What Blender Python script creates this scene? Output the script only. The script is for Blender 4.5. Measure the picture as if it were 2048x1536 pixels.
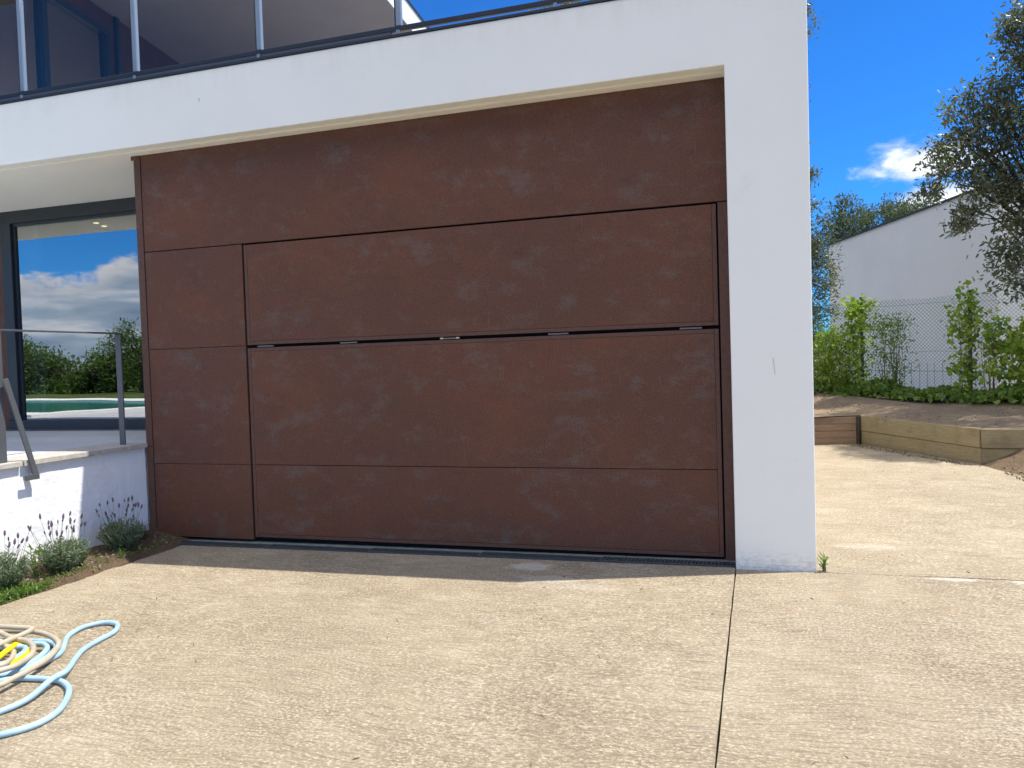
import bpy, bmesh, math, random
import numpy as np
from mathutils import Vector, Matrix
from math import radians, sin, cos, pi

for o in list(bpy.data.objects): bpy.data.objects.remove(o)
S = bpy.context.scene
COL = S.collection
rnd = random.Random(7)
NR = np.random.default_rng(11)

# ------------------------------------------------------------------ camera
cam_d = bpy.data.cameras.new('camera'); cam = bpy.data.objects.new('camera', cam_d); COL.objects.link(cam)
S.camera = cam
YAW, PIT, ROL, FPX = 0.305453, -0.029855, 0.032086, 1568.07
fwd = Vector((-sin(YAW)*cos(PIT), cos(YAW)*cos(PIT), sin(PIT)))
rgt = Vector((cos(YAW), sin(YAW), 0)); dwn = fwd.cross(rgt)
r2 = cos(ROL)*rgt + sin(ROL)*dwn; d2 = -sin(ROL)*rgt + cos(ROL)*dwn
cam.matrix_world = Matrix(((r2.x, -d2.x, -fwd.x, 0.1734), (r2.y, -d2.y, -fwd.y, -5.3554), (r2.z, -d2.z, -fwd.z, 1.4544), (0, 0, 0, 1)))
cam_d.sensor_width = 36; cam_d.lens = FPX/2048*36; cam_d.clip_end = 4000; cam_d.clip_start = .05

# ------------------------------------------------------------------ light
TO_SUN = Vector((1.83, .545, 3.82)).normalized()
SUN_EL = math.asin(TO_SUN.z); SUN_AZ = math.atan2(TO_SUN.x, TO_SUN.y)
sun_d = bpy.data.lights.new('sun', 'SUN'); sun = bpy.data.objects.new('sun', sun_d); COL.objects.link(sun)
sun_d.energy = 2.05; sun_d.angle = radians(.53); sun_d.color = (1, .96, .88)
sun.rotation_euler = TO_SUN.to_track_quat('Z', 'Y').to_euler(); sun.location = (8, 4, 20)
S.view_settings.view_transform = 'Standard'; S.view_settings.look = 'None'
S.view_settings.exposure = 1.74; S.view_settings.gamma = 1
SKY_STRENGTH = .10
CLOUD_OFF = (3.0, 8.0, 0)

# ------------------------------------------------------------------ node helper
class NT:
    def __init__(s, tree): s.t = tree; s.n = tree.nodes; s.l = tree.links
    def new(s, typ, **kw):
        n = s.n.new(typ)
        for k, v in kw.items(): setattr(n, k, v)
        return n
    def put(s, sock, v):
        if hasattr(v, 'is_output'): s.l.new(v, sock)
        elif v is not None: sock.default_value = v
    def math(s, op, a, b=None, c=None, clamp=False):
        n = s.new('ShaderNodeMath', operation=op, use_clamp=clamp)
        for i, v in enumerate((a, b, c)):
            if v is not None: s.put(n.inputs[i], v)
        return n.outputs[0]
    def vmath(s, op, a, b=None):
        n = s.new('ShaderNodeVectorMath', operation=op); s.put(n.inputs[0], a)
        if b is not None: s.put(n.inputs[1], b)
        return n.outputs['Value'] if op in ('DOT_PRODUCT', 'LENGTH', 'DISTANCE') else n.outputs[0]
    def noise(s, vec, scale, detail=4, rough=.5, dist=0, out=0):
        n = s.new('ShaderNodeTexNoise'); s.put(n.inputs['Vector'], vec)
        n.inputs['Scale'].default_value = scale; n.inputs['Detail'].default_value = detail
        n.inputs['Roughness'].default_value = rough; n.inputs['Distortion'].default_value = dist
        return n.outputs[out]
    def ramp(s, fac, stops, interp='LINEAR'):
        n = s.new('ShaderNodeValToRGB'); s.put(n.inputs[0], fac); e = n.color_ramp.elements
        n.color_ramp.interpolation = interp
        while len(e) < len(stops): e.new(.5)
        for el, (p, c) in zip(e, stops):
            el.position = p; el.color = (c, c, c, 1) if not hasattr(c, '__len__') else (*c, 1)
        return n.outputs[0]
    def mix(s, fac, a, b, blend='MIX'):
        n = s.new('ShaderNodeMix', data_type='RGBA', blend_type=blend)
        s.put(n.inputs[0], fac)
        for i, v in ((6, a), (7, b)):
            if hasattr(v, '__len__') and not hasattr(v, 'is_output'): v = (*v, 1) if len(v) == 3 else v
            s.put(n.inputs[i], v)
        return n.outputs[2]
    def scale(s, vec, v): return s.vmath('MULTIPLY', vec, v)
    def sstep(s, x, a, b):
        n = s.new('ShaderNodeMapRange', interpolation_type='SMOOTHSTEP'); s.put(n.inputs[0], x)
        n.inputs[1].default_value = a; n.inputs[2].default_value = b
        return n.outputs[0]

# ------------------------------------------------------------------ world: sky with cumulus low over the horizon
w = bpy.data.worlds.new('World'); S.world = w; w.use_nodes = True
wt = NT(w.node_tree); wt.n.clear()
sky = wt.new('ShaderNodeTexSky', sky_type='NISHITA', sun_disc=False, sun_elevation=SUN_EL, sun_rotation=SUN_AZ,
             altitude=900, air_density=1.0, dust_density=.12, ozone_density=3.5)
skyc = wt.mix(1.0, sky.outputs[0], (.085, .315, .60), 'MULTIPLY')
tc = wt.new('ShaderNodeTexCoord').outputs['Generated']
sep = wt.new('ShaderNodeSeparateXYZ'); wt.put(sep.inputs[0], tc); DZ = sep.outputs[2]
nv = wt.scale(tc, (1, 1, 1.9))
n1 = wt.noise(nv, 9, 9, .58); n2 = wt.noise(wt.scale(tc, (1, 1, 5)), 7, 7, .55); n3 = wt.noise(wt.vmath('ADD', nv, (3.1, 1.7, .4)), 22, 6, .6)
def blob(center, hw, hh, amp):
    c = Vector(center); hx = Vector((c.y, -c.x, 0)).normalized()
    a = wt.math('DIVIDE', wt.vmath('DOT_PRODUCT', tc, tuple(hx)), hw)
    b = wt.math('DIVIDE', wt.math('SUBTRACT', DZ, c.z), hh)
    # flat base: the lower half is squashed
    b = wt.math('MULTIPLY', b, wt.math('ADD', 1.0, wt.math('MULTIPLY', wt.math('LESS_THAN', b, 0), .35)))
    r = wt.math('SQRT', wt.math('ADD', wt.math('MULTIPLY', a, a), wt.math('MULTIPLY', b, b)))
    front = wt.math('GREATER_THAN', wt.vmath('DOT_PRODUCT', tc, tuple(c)), 0)
    v = wt.math('ADD', wt.math('SUBTRACT', 1.0, r), wt.math('MULTIPLY', wt.math('SUBTRACT', n3, .5), amp))
    return wt.math('MULTIPLY', wt.sstep(v, .0, .75), front)
m1 = blob((.182, .963, .199), .078, .032, 1.75)
m2 = blob((.200, .967, .160), .070, .030, 1.5)
# a long cumulus bank over the valley in the south-west
az = wt.sstep(wt.vmath('DOT_PRODUCT', tc, (-.72, -.69, 0)), .25, .8)
top = wt.math('ADD', .080, wt.math('MULTIPLY', wt.noise(wt.scale(tc, (1, 1, .6)), 5.2, 3, .5), .115))
v = wt.math('ADD', wt.math('SUBTRACT', top, DZ), wt.math('MULTIPLY', wt.math('SUBTRACT', n3, .5), .05))
m3 = wt.math('MULTIPLY', wt.sstep(v, 0, .012), az)
# cumulus added high in the dome, out of view, to brighten the ambient light
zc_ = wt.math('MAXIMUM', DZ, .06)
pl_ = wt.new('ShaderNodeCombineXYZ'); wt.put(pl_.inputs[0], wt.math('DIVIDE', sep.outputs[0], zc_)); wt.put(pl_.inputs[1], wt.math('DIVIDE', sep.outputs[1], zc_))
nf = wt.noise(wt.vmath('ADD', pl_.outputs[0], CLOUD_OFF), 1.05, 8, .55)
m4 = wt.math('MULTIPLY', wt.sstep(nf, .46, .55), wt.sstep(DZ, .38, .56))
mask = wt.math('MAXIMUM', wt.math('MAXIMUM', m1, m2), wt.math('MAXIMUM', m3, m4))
ccol = wt.ramp(n2, [(.34, (.95, 1.4, 2.1)), (.50, (1.6, 2.1, 2.8)), (.62, (3.1, 3.4, 3.9))])
edge = wt.math('MULTIPLY', wt.sstep(v, .035, .0), az)
ccol = wt.mix(wt.math('MAXIMUM', edge, wt.math('MAXIMUM', m1, m2)), ccol, wt.ramp(n3, [(.36, (2.3, 2.6, 3.1)), (.56, (3.7, 3.8, 4.0))]))
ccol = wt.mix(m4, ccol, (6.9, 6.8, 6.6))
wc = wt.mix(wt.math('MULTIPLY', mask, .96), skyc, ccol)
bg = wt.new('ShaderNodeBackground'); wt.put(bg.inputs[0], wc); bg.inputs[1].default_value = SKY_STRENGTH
wo = wt.new('ShaderNodeOutputWorld'); wt.l.new(bg.outputs[0], wo.inputs[0])

# ------------------------------------------------------------------ materials
def mat(name, fn, rough=.8, spec=.3, metal=0):
    m = bpy.data.materials.new(name); m.use_nodes = True
    t = NT(m.node_tree); b = t.n['Principled BSDF']
    b.inputs['Roughness'].default_value = rough; b.inputs['Specular IOR Level'].default_value = spec; b.inputs['Metallic'].default_value = metal
    pos = t.new('ShaderNodeNewGeometry').outputs['Position']
    fn(t, b, pos); return m
def bump(t, b, h, strength, dist=.01):
    n = t.new('ShaderNodeBump'); t.put(n.inputs['Height'], h); n.inputs['Strength'].default_value = strength; n.inputs['Distance'].default_value = dist
    t.l.new(n.outputs[0], b.inputs['Normal'])
def flat(c, var=.12, sc=6, bmp=0, bsc=60):
    def f(t, b, p):
        n = t.noise(p, sc, 5, .6)
        lo = tuple(x*(1-var) for x in c); hi = tuple(min(1, x*(1+var)) for x in c)
        t.put(b.inputs['Base Color'], t.ramp(n, [(.3, lo), (.7, hi)]))
        if bmp: bump(t, b, t.noise(p, bsc, 4, .6), bmp, .004)
    return f

def f_stucco(t, b, p):
    n = t.noise(p, 1.3, 6, .6); n2 = t.noise(p, 90, 3, .6)
    c = t.ramp(n, [(.3, (.82, .808, .742)), (.7, (.86, .848, .778))])
    # faint scuffs low on the wall and drip marks under the parapet
    sp = t.new('ShaderNodeSeparateXYZ'); t.put(sp.inputs[0], p)
    scuff = t.math('MULTIPLY', t.sstep(t.noise(p, 3.4, 6, .75), .56, .74), .14)
    c = t.mix(scuff, c, (.52, .5, .46))
    base = t.math('MULTIPLY', t.sstep(sp.outputs[2], .20, .02), t.sstep(t.noise(t.scale(p, (6, 6, 20)), 3, 5, .7), .42, .62))
    c = t.mix(t.math('MULTIPLY', base, .55), c, (.40, .37, .32))
    drip = t.math('MULTIPLY', t.sstep(sp.outputs[2], 3.62, 3.85), t.sstep(t.noise(t.scale(p, (3.5, 3.5, .3)), 2.2, 5, .7), .42, .7))
    c = t.mix(t.math('MULTIPLY', drip, .16), c, (.56, .47, .36))
    t.put(b.inputs['Base Color'], c)
    bump(t, b, t.math('ADD', n2, t.math('MULTIPLY', t.noise(p, 5, 4), 2.5)), .06, .006)
M_STUCCO = mat('white_stucco', f_stucco, .85, .25)
def f_soffit(t, b, p):
    t.put(b.inputs['Base Color'], t.ramp(t.noise(p, 2, 4), [(.3, (.84, .80, .70)), (.7, (.88, .84, .75))]))
    bump(t, b, t.noise(p, 70, 3), .12, .004)
M_SOFFIT = mat('cream_soffit', f_soffit, .85, .2)
def f_plinth(t, b, p):
    v = t.noise(p, 16, 6, .6, .1)
    t.put(b.inputs['Base Color'], t.ramp(t.noise(t.scale(p, (9, 9, 1.2)), 1.6, 4, .6), [(.3, (.82, .82, .81)), (.65, (.88, .88, .88))]))
    bump(t, b, v, .45, .02)
M_PLINTH = mat('rough_white_render', f_plinth, .9, .2)
def f_nb(t, b, p):
    t.put(b.inputs['Base Color'], t.ramp(t.noise(p, .8, 6, .6), [(.3, (.80, .785, .70)), (.7, (.85, .835, .75))]))
    bump(t, b, t.noise(p, 60, 3), .15, .006)
M_NB = mat('grey_white_render', f_nb, .9, .2)

def corten(name, dark=1.0, flatc=False):
    def f(t, b, p):
        oi = t.new('ShaderNodeObjectInfo').outputs['Random']
        off = t.new('ShaderNodeCombineXYZ'); t.put(off.inputs[0], t.math('MULTIPLY', oi, 17.3)); t.put(off.inputs[2], t.math('MULTIPLY', oi, 9.7))
        q = t.vmath('ADD', p, off.outputs[0])
        sp = t.scale(q, (1, 1, 1.55))
        big = t.noise(sp, 1.0, 4, .55); fine = t.noise(t.scale(q, (1, 1, 1.5)), 75, 6, .8); mid = t.noise(sp, 13, 8, .78)
        k = lambda c: tuple(x*dark for x in c)
        c = t.ramp(t.math('ADD', t.math('MULTIPLY', big, .5), t.math('MULTIPLY', mid, .5)), [(.36, k((.108, .053, .035))), (.50, k((.132, .056, .034))), (.62, k((.162, .062, .033)))])
        # cloudy grey bloom: clusters of small ragged flecks
        cl = t.noise(t.vmath('ADD', sp, (9, 1, 3)), 2.1, 5, .6); pt = t.noise(t.vmath('ADD', sp, (2, 6, 1)), 5.6, 9, .72)
        gv = t.math('ADD', t.math('ADD', t.math('MULTIPLY', pt, .74), t.math('MULTIPLY', cl, .28)), t.math('MULTIPLY', t.math('SUBTRACT', fine, .5), .20))
        grey = t.sstep(gv, .505, .66)
        c = t.mix(t.math('MULTIPLY', grey, .46), c, k((.150, .138, .120)))
        dk = t.sstep(t.noise(t.vmath('ADD', sp, (5, 2, 8)), 5.2, 9, .75), .52, .70)
        c = t.mix(t.math('MULTIPLY', dk, .42), c, k((.080, .042, .030)))
        c = t.mix(t.math('MULTIPLY', t.sstep(fine, .48, .66), .42), c, k((.215, .110, .075)))
        c = t.mix(t.math('MULTIPLY', t.sstep(fine, .52, .36), .45), c, k((.060, .028, .019)))
        scr = t.sstep(t.noise(t.scale(q, (30, 30, 2.2)), 2.2, 2, .4, 2.0), .735, .76)
        c = t.mix(t.math('MULTIPLY', scr, .30), c, k((.26, .20, .17)))
        t.put(b.inputs['Base Color'], c)
        t.put(b.inputs['Roughness'], t.ramp(pt, [(.3, .55), (.7, .70)]))
        bump(t, b, fine, .04, .003)
    return mat(name, f, .6, .22)
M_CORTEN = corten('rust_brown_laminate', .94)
M_CORTEN_UP = corten('shaded_rust_laminate', .55)  # same laminate, with the upper storey's shade darkened into its colour
M_TRIM = mat('rust_brown_trim', flat((.112, .057, .041), .16, 30), .55, .25)
M_GAP = mat('black_gap', flat((.008, .008, .009), .1), .9, .1)
M_FRAME = mat('anthracite_aluminium', flat((.022, .028, .036), .08, 5), .38, .5)
M_RAIL = mat('grey_painted_steel', flat((.085, .09, .10), .08, 20), .42, .5)
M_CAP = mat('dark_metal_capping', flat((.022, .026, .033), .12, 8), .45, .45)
M_HINGE = mat('grey_hinge_steel', flat((.16, .15, .145), .15, 40), .4, .5, .4)
M_GRATE = mat('dark_plastic_grate', flat((.060, .070, .074), .2, 30), .5, .35)
M_SILL = mat('grey_mortar', flat((.19, .205, .18), .2, 10, .2), .85, .2)
M_POSTUP = mat('pale_steel_post', flat((.26, .30, .34), .05, 20), .35, .5, .2)
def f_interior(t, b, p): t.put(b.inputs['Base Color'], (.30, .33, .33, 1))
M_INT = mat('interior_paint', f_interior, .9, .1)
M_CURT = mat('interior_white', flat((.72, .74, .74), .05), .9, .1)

def glass(name, refl, tint, wob=0):
    m = bpy.data.materials.new(name); m.use_nodes = True; t = NT(m.node_tree); t.n.clear()
    fr = t.new('ShaderNodeFresnel'); fr.inputs[0].default_value = 1.52
    fac = t.math('ADD', t.math('MULTIPLY', fr.outputs[0], 1 - refl), refl, clamp=True)
    fac = t.math('MULTIPLY', fac, t.math('SUBTRACT', 1.0, t.new('ShaderNodeNewGeometry').outputs['Backfacing']))
    g = t.new('ShaderNodeBsdfGlossy'); g.inputs['Roughness'].default_value = 0; g.inputs[0].default_value = (1, .96, .92, 1)
    if wob:
        p = t.new('ShaderNodeNewGeometry').outputs['Position']
        bn = t.new('ShaderNodeBump'); t.put(bn.inputs['Height'], t.noise(t.scale(p, (.5, 1, 2.2)), 1.6, 1, .3)); bn.inputs['Strength'].default_value = wob; bn.inputs['Distance'].default_value = .002
        t.l.new(bn.outputs[0], g.inputs['Normal'])
    tr = t.new('ShaderNodeBsdfTransparent'); tr.inputs[0].default_value = (*tint, 1)
    mx = t.new('ShaderNodeMixShader'); t.put(mx.inputs[0], fac); t.l.new(tr.outputs[0], mx.inputs[1]); t.l.new(g.outputs[0], mx.inputs[2])
    o = t.new('ShaderNodeOutputMaterial'); t.l.new(mx.outputs[0], o.inputs[0]); return m
M_GLASS = glass('coated_window_glass', .40, (.45, .52, .52), .35)
M_GLASS2 = glass('balustrade_glass', .0, (.93, .96, .97))

def f_conc(t, b, p):
    sp = t.new('ShaderNodeSeparateXYZ'); t.put(sp.inputs[0], p)
    big = t.noise(p, .55, 6, .62, .4); mid = t.noise(t.scale(p, (1, 1.6, 1)), 2.3, 7, .65, .6)
    warp = t.vmath('ADD', t.scale(p, (3.5, 46, 1)), t.scale(t.noise(p, .8, 3, .5, out=1), (0, 26, 0)))
    broom = t.noise(warp, 1.4, 5, .65)
    grain = t.noise(t.scale(p, (1, 1.45, 1)), 60, 5, .78); worn = t.ramp(t.noise(t.vmath('ADD', p, (2, 5, 0)), 1.15, 5, .6), [(.38, .30), (.64, 1.0)]); pits = t.noise(t.scale(p, (1, 1.35, 1)), 95, 3, .7)
    c = t.ramp(big, [(.28, (.335, .270, .178)), (.5, (.400, .327, .220)), (.72, (.445, .370, .256))])
    c = t.mix(t.math('MULTIPLY', t.sstep(mid, .48, .68), .50), c, (.285, .225, .155))
    c = t.mix(t.math('MULTIPLY', t.sstep(mid, .50, .30), .55), c, (.490, .420, .312))
    c = t.mix(t.math('MULTIPLY', t.sstep(broom, .50, .64), .66), c, (.225, .175, .118))
    c = t.mix(t.math('MULTIPLY', t.sstep(broom, .47, .34), .50), c, (.54, .46, .335))
    c = t.mix(t.math('MULTIPLY', t.math('MULTIPLY', t.sstep(grain, .47, .58), .80), worn), c, (.185, .140, .094))
    c = t.mix(t.math('MULTIPLY', t.sstep(grain, .47, .35), .80), c, (.68, .60, .45))
    c = t.mix(t.math('MULTIPLY', t.sstep(pits, .62, .70), .6), c, (.13, .10, .07))
    rust = t.sstep(t.noise(t.vmath('ADD', p, (4, 9, 0)), 1.5, 6, .7), .60, .74)
    c = t.mix(t.math('MULTIPLY', rust, .30), c, (.40, .24, .11))
    gst = t.sstep(t.noise(t.vmath('ADD', t.scale(p, (1, 2.2, 1)), (1, 7, 0)), 1.7, 6, .7), .60, .72)
    c = t.mix(t.math('MULTIPLY', gst, .42), c, (.20, .185, .16))
    # spilt plaster by the drain and cement smears along the cross joint
    for (x, y, rx, ry, amt) in ((-1.37, -.17, .19, .13, .7), (-1.15, -.45, .28, .10, .35), (1.28, -.05, .22, .05, .55), (1.72, -.05, .2, .05, .55), (.9, .75, .30, .12, .25), (-1.0, -.60, .5, .08, .22)):
        dx = t.math('DIVIDE', t.math('SUBTRACT', sp.outputs[0], x), rx); dy = t.math('DIVIDE', t.math('SUBTRACT', sp.outputs[1], y), ry)
        r = t.math('SQRT', t.math('ADD', t.math('MULTIPLY', dx, dx), t.math('MULTIPLY', dy, dy)))
        r = t.math('ADD', r, t.math('MULTIPLY', t.math('SUBTRACT', t.noise(p, 16, 5, .7), .5), 2.0))
        c = t.mix(t.math('MULTIPLY', t.sstep(r, 1.0, .45), amt), c, (.62, .57, .49))
    t.put(b.inputs['Base Color'], c)
    h = t.math('ADD', t.math('MULTIPLY', broom, .8), t.math('ADD', t.math('MULTIPLY', grain, -1.4), t.math('MULTIPLY', pits, -.7)))
    bump(t, b, h, .75, .011)
M_CONC = mat('broomed_concrete', f_conc, .9, .2)
def f_soil(c1, c2):
    def f(t, b, p):
        n = t.noise(p, 5, 7, .7); g = t.noise(p, 55, 5, .75)
        c = t.ramp(n, [(.3, c1), (.7, c2)])
        c = t.mix(t.math('MULTIPLY', t.sstep(g, .52, .66), .55), c, tuple(x*1.7 for x in c2))
        c = t.mix(t.math('MULTIPLY', t.sstep(g, .46, .34), .55), c, tuple(x*.5 for x in c1))
        t.put(b.inputs['Base Color'], c); bump(t, b, t.math('ADD', n, g), .8, .03)
    return f
M_SOIL = mat('garden_soil', f_soil((.095, .065, .042), (.16, .11, .07)), .95, .1)
M_DIRT = mat('dry_dirt', f_soil((.20, .145, .095), (.30, .225, .15)), .95, .1)
M_GROUND = mat('rough_ground', f_soil((.12, .10, .06), (.17, .15, .085)), .95, .1)
M_LAWN = mat('lawn', f_soil((.05, .085, .02), (.09, .13, .04)), .95, .1)
def f_wood(c1, c2, axis):
    def f(t, b, p):
        oi = t.new('ShaderNodeObjectInfo').outputs['Random']
        off = t.new('ShaderNodeCombineXYZ'); t.put(off.inputs[2], t.math('MULTIPLY', oi, 13)); t.put(off.inputs[0], t.math('MULTIPLY', oi, 5))
        q = t.vmath('ADD', p, off.outputs[0])
        g = t.noise(t.scale(q, axis), 3, 6, .65, .8); n = t.noise(q, 2.6, 5, .6)
        c = t.ramp(g, [(.3, c1), (.7, c2)])
        c = t.mix(t.math('MULTIPLY', t.sstep(n, .5, .7), .45), c, tuple(x*.62 for x in c1))
        sp = t.new('ShaderNodeSeparateXYZ'); t.put(sp.inputs[0], p)
        foot_tone = t.math('MULTIPLY', t.sstep(t.math('ADD', sp.outputs[2], t.math('MULTIPLY', n, .12)), .17, .08), .5)  # timber turns darker towards its foot, edge broken by noise
        c = t.mix(foot_tone, c, (.10, .085, .06))
        t.put(b.inputs['Base Color'], c); bump(t, b, g, .35, .01)
    return f
M_SLEEPER = mat('weathered_green_timber', f_wood((.205, .160, .085), (.310, .248, .145), (2, 2, 26)), .8, .2)
M_REDWOOD = mat('reddish_timber', f_wood((.215, .135, .080), (.315, .205, .125), (2, 2, 26)), .75, .2)
M_COPING = mat('pale_stone_coping', flat((.44, .41, .36), .2, 22, .5, 45), .85, .2)
M_PAVE = mat('pale_terrace_paving', flat((.50, .52, .54), .12, 1.6, .1), .6, .3)
M_WATER = mat('pool_water', flat((.045, .27, .23), .15, 1.2, .05, 3), .08, .5)
M_BLUE = mat('blue_hose_plastic', flat((.33, .49, .60), .20, 7), .45, .4)
M_BEIGE = mat('beige_hose_plastic', flat((.43, .37, .27), .12, 9), .45, .45)
M_YELLOW = mat('yellow_hose_plastic', flat((.85, .62, .01), .06, 9), .4, .5)

def leafmat(name, cols, trans=.35, rough=.5, spec=.35):
    m = bpy.data.materials.new(name); m.use_nodes = True; t = NT(m.node_tree); b = t.n['Principled BSDF']
    ri = t.new('ShaderNodeNewGeometry').outputs['Random Per Island']
    k = len(cols); c = t.ramp(ri, [(i/(k-1), cc) for i, cc in enumerate(cols)])
    t.put(b.inputs['Base Color'], c); b.inputs['Roughness'].default_value = rough; b.inputs['Specular IOR Level'].default_value = spec
    tl = t.new('ShaderNodeBsdfTranslucent'); t.put(tl.inputs[0], t.mix(1, c, (1.25, 1.45, .55), 'MULTIPLY'))
    mx = t.new('ShaderNodeMixShader'); mx.inputs[0].default_value = trans
    t.l.new(b.outputs[0], mx.inputs[1]); t.l.new(tl.outputs[0], mx.inputs[2])
    t.l.new(mx.outputs[0], t.n['Material Output'].inputs[0]); return m
M_OAK = leafmat('oak_leaf', [(.070, .085, .052), (.120, .134, .084), (.190, .192, .125), (.090, .106, .068), (.205, .175, .110)], .35, .42, .5)
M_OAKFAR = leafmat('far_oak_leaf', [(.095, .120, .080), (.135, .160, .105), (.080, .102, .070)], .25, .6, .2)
M_VINE = leafmat('vine_leaf', [(0.127, 0.209, 0.026), (0.205, 0.305, 0.043), (0.293, 0.365, 0.058), (0.157, 0.244, 0.032), (0.371, 0.383, 0.080)], .45, .45, .35)
M_IVY = leafmat('ivy_leaf', [(0.076, 0.138, 0.027), (0.123, 0.194, 0.032), (0.189, 0.259, 0.046), (0.095, 0.162, 0.030)], .38, .45, .35)
M_LAV = leafmat('lavender_leaf', [(.13, .175, .105), (.19, .24, .155), (.10, .14, .085), (.23, .27, .18)], .3, .7, .15)
M_LAVS = leafmat('lavender_stem', [(.16, .17, .09), (.12, .14, .07)], .1, .8, .1)
M_LAVF = leafmat('lavender_flower', [(.10, .075, .105), (.15, .11, .15), (.075, .06, .075)], .1, .85, .1)
M_WEED = leafmat('weed_leaf', [(.09, .17, .03), (.14, .23, .05), (.18, .25, .07)], .45, .5, .3)
M_DRY = leafmat('dry_stalk', [(.10, .075, .05), (.16, .12, .08), (.07, .05, .04)], .1, .9, .1)
M_LITTER = leafmat('leaf_litter', [(.10, .07, .04), (.20, .14, .08), (.30, .24, .16), (.06, .045, .03)], .1, .9, .1)
M_YFLOWER = leafmat('yellow_flower', [(.75, .50, .02), (.80, .60, .05)], .3, .7, .1)
M_HEDGE = leafmat('hedge_leaf', [(.050, .095, .024), (.080, .140, .036), (.115, .185, .050), (.065, .115, .03)], .35, .6, .2)
def f_bark(t, b, p):
    t.put(b.inputs['Base Color'], t.ramp(t.noise(t.scale(p, (9, 9, 2)), 3, 5, .7), [(.3, (.035, .028, .022)), (.7, (.10, .083, .065))]))
    bump(t, b, t.noise(t.scale(p, (9, 9, 2)), 4, 5, .7), .7, .02)
M_BARK = mat('bark', f_bark, .95, .1)
M_STEM = mat('vine_stem', flat((.14, .10, .065), .3, 20), .9, .1)
M_WIRE = mat('green_coated_wire', flat((.06, .15, .115), .1, 10), .5, .4)
M_GPOST = mat('green_fence_post', flat((.018, .060, .050), .1, 10), .5, .4)
M_PEBBLE = mat('pebble', flat((.26, .23, .19), .4, 25), .9, .1)
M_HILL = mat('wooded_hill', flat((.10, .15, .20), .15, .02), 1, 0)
M_ROOFEDGE = mat('dark_roof_edge', flat((.04, .042, .045), .1), .6, .3)
def f_lamp(t, b, p):
    b.inputs['Emission Color'].default_value = (1, .70, .34, 1); b.inputs['Emission Strength'].default_value = 2.2
M_LAMP = mat('lit_downlight', f_lamp, .5, .2)

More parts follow.
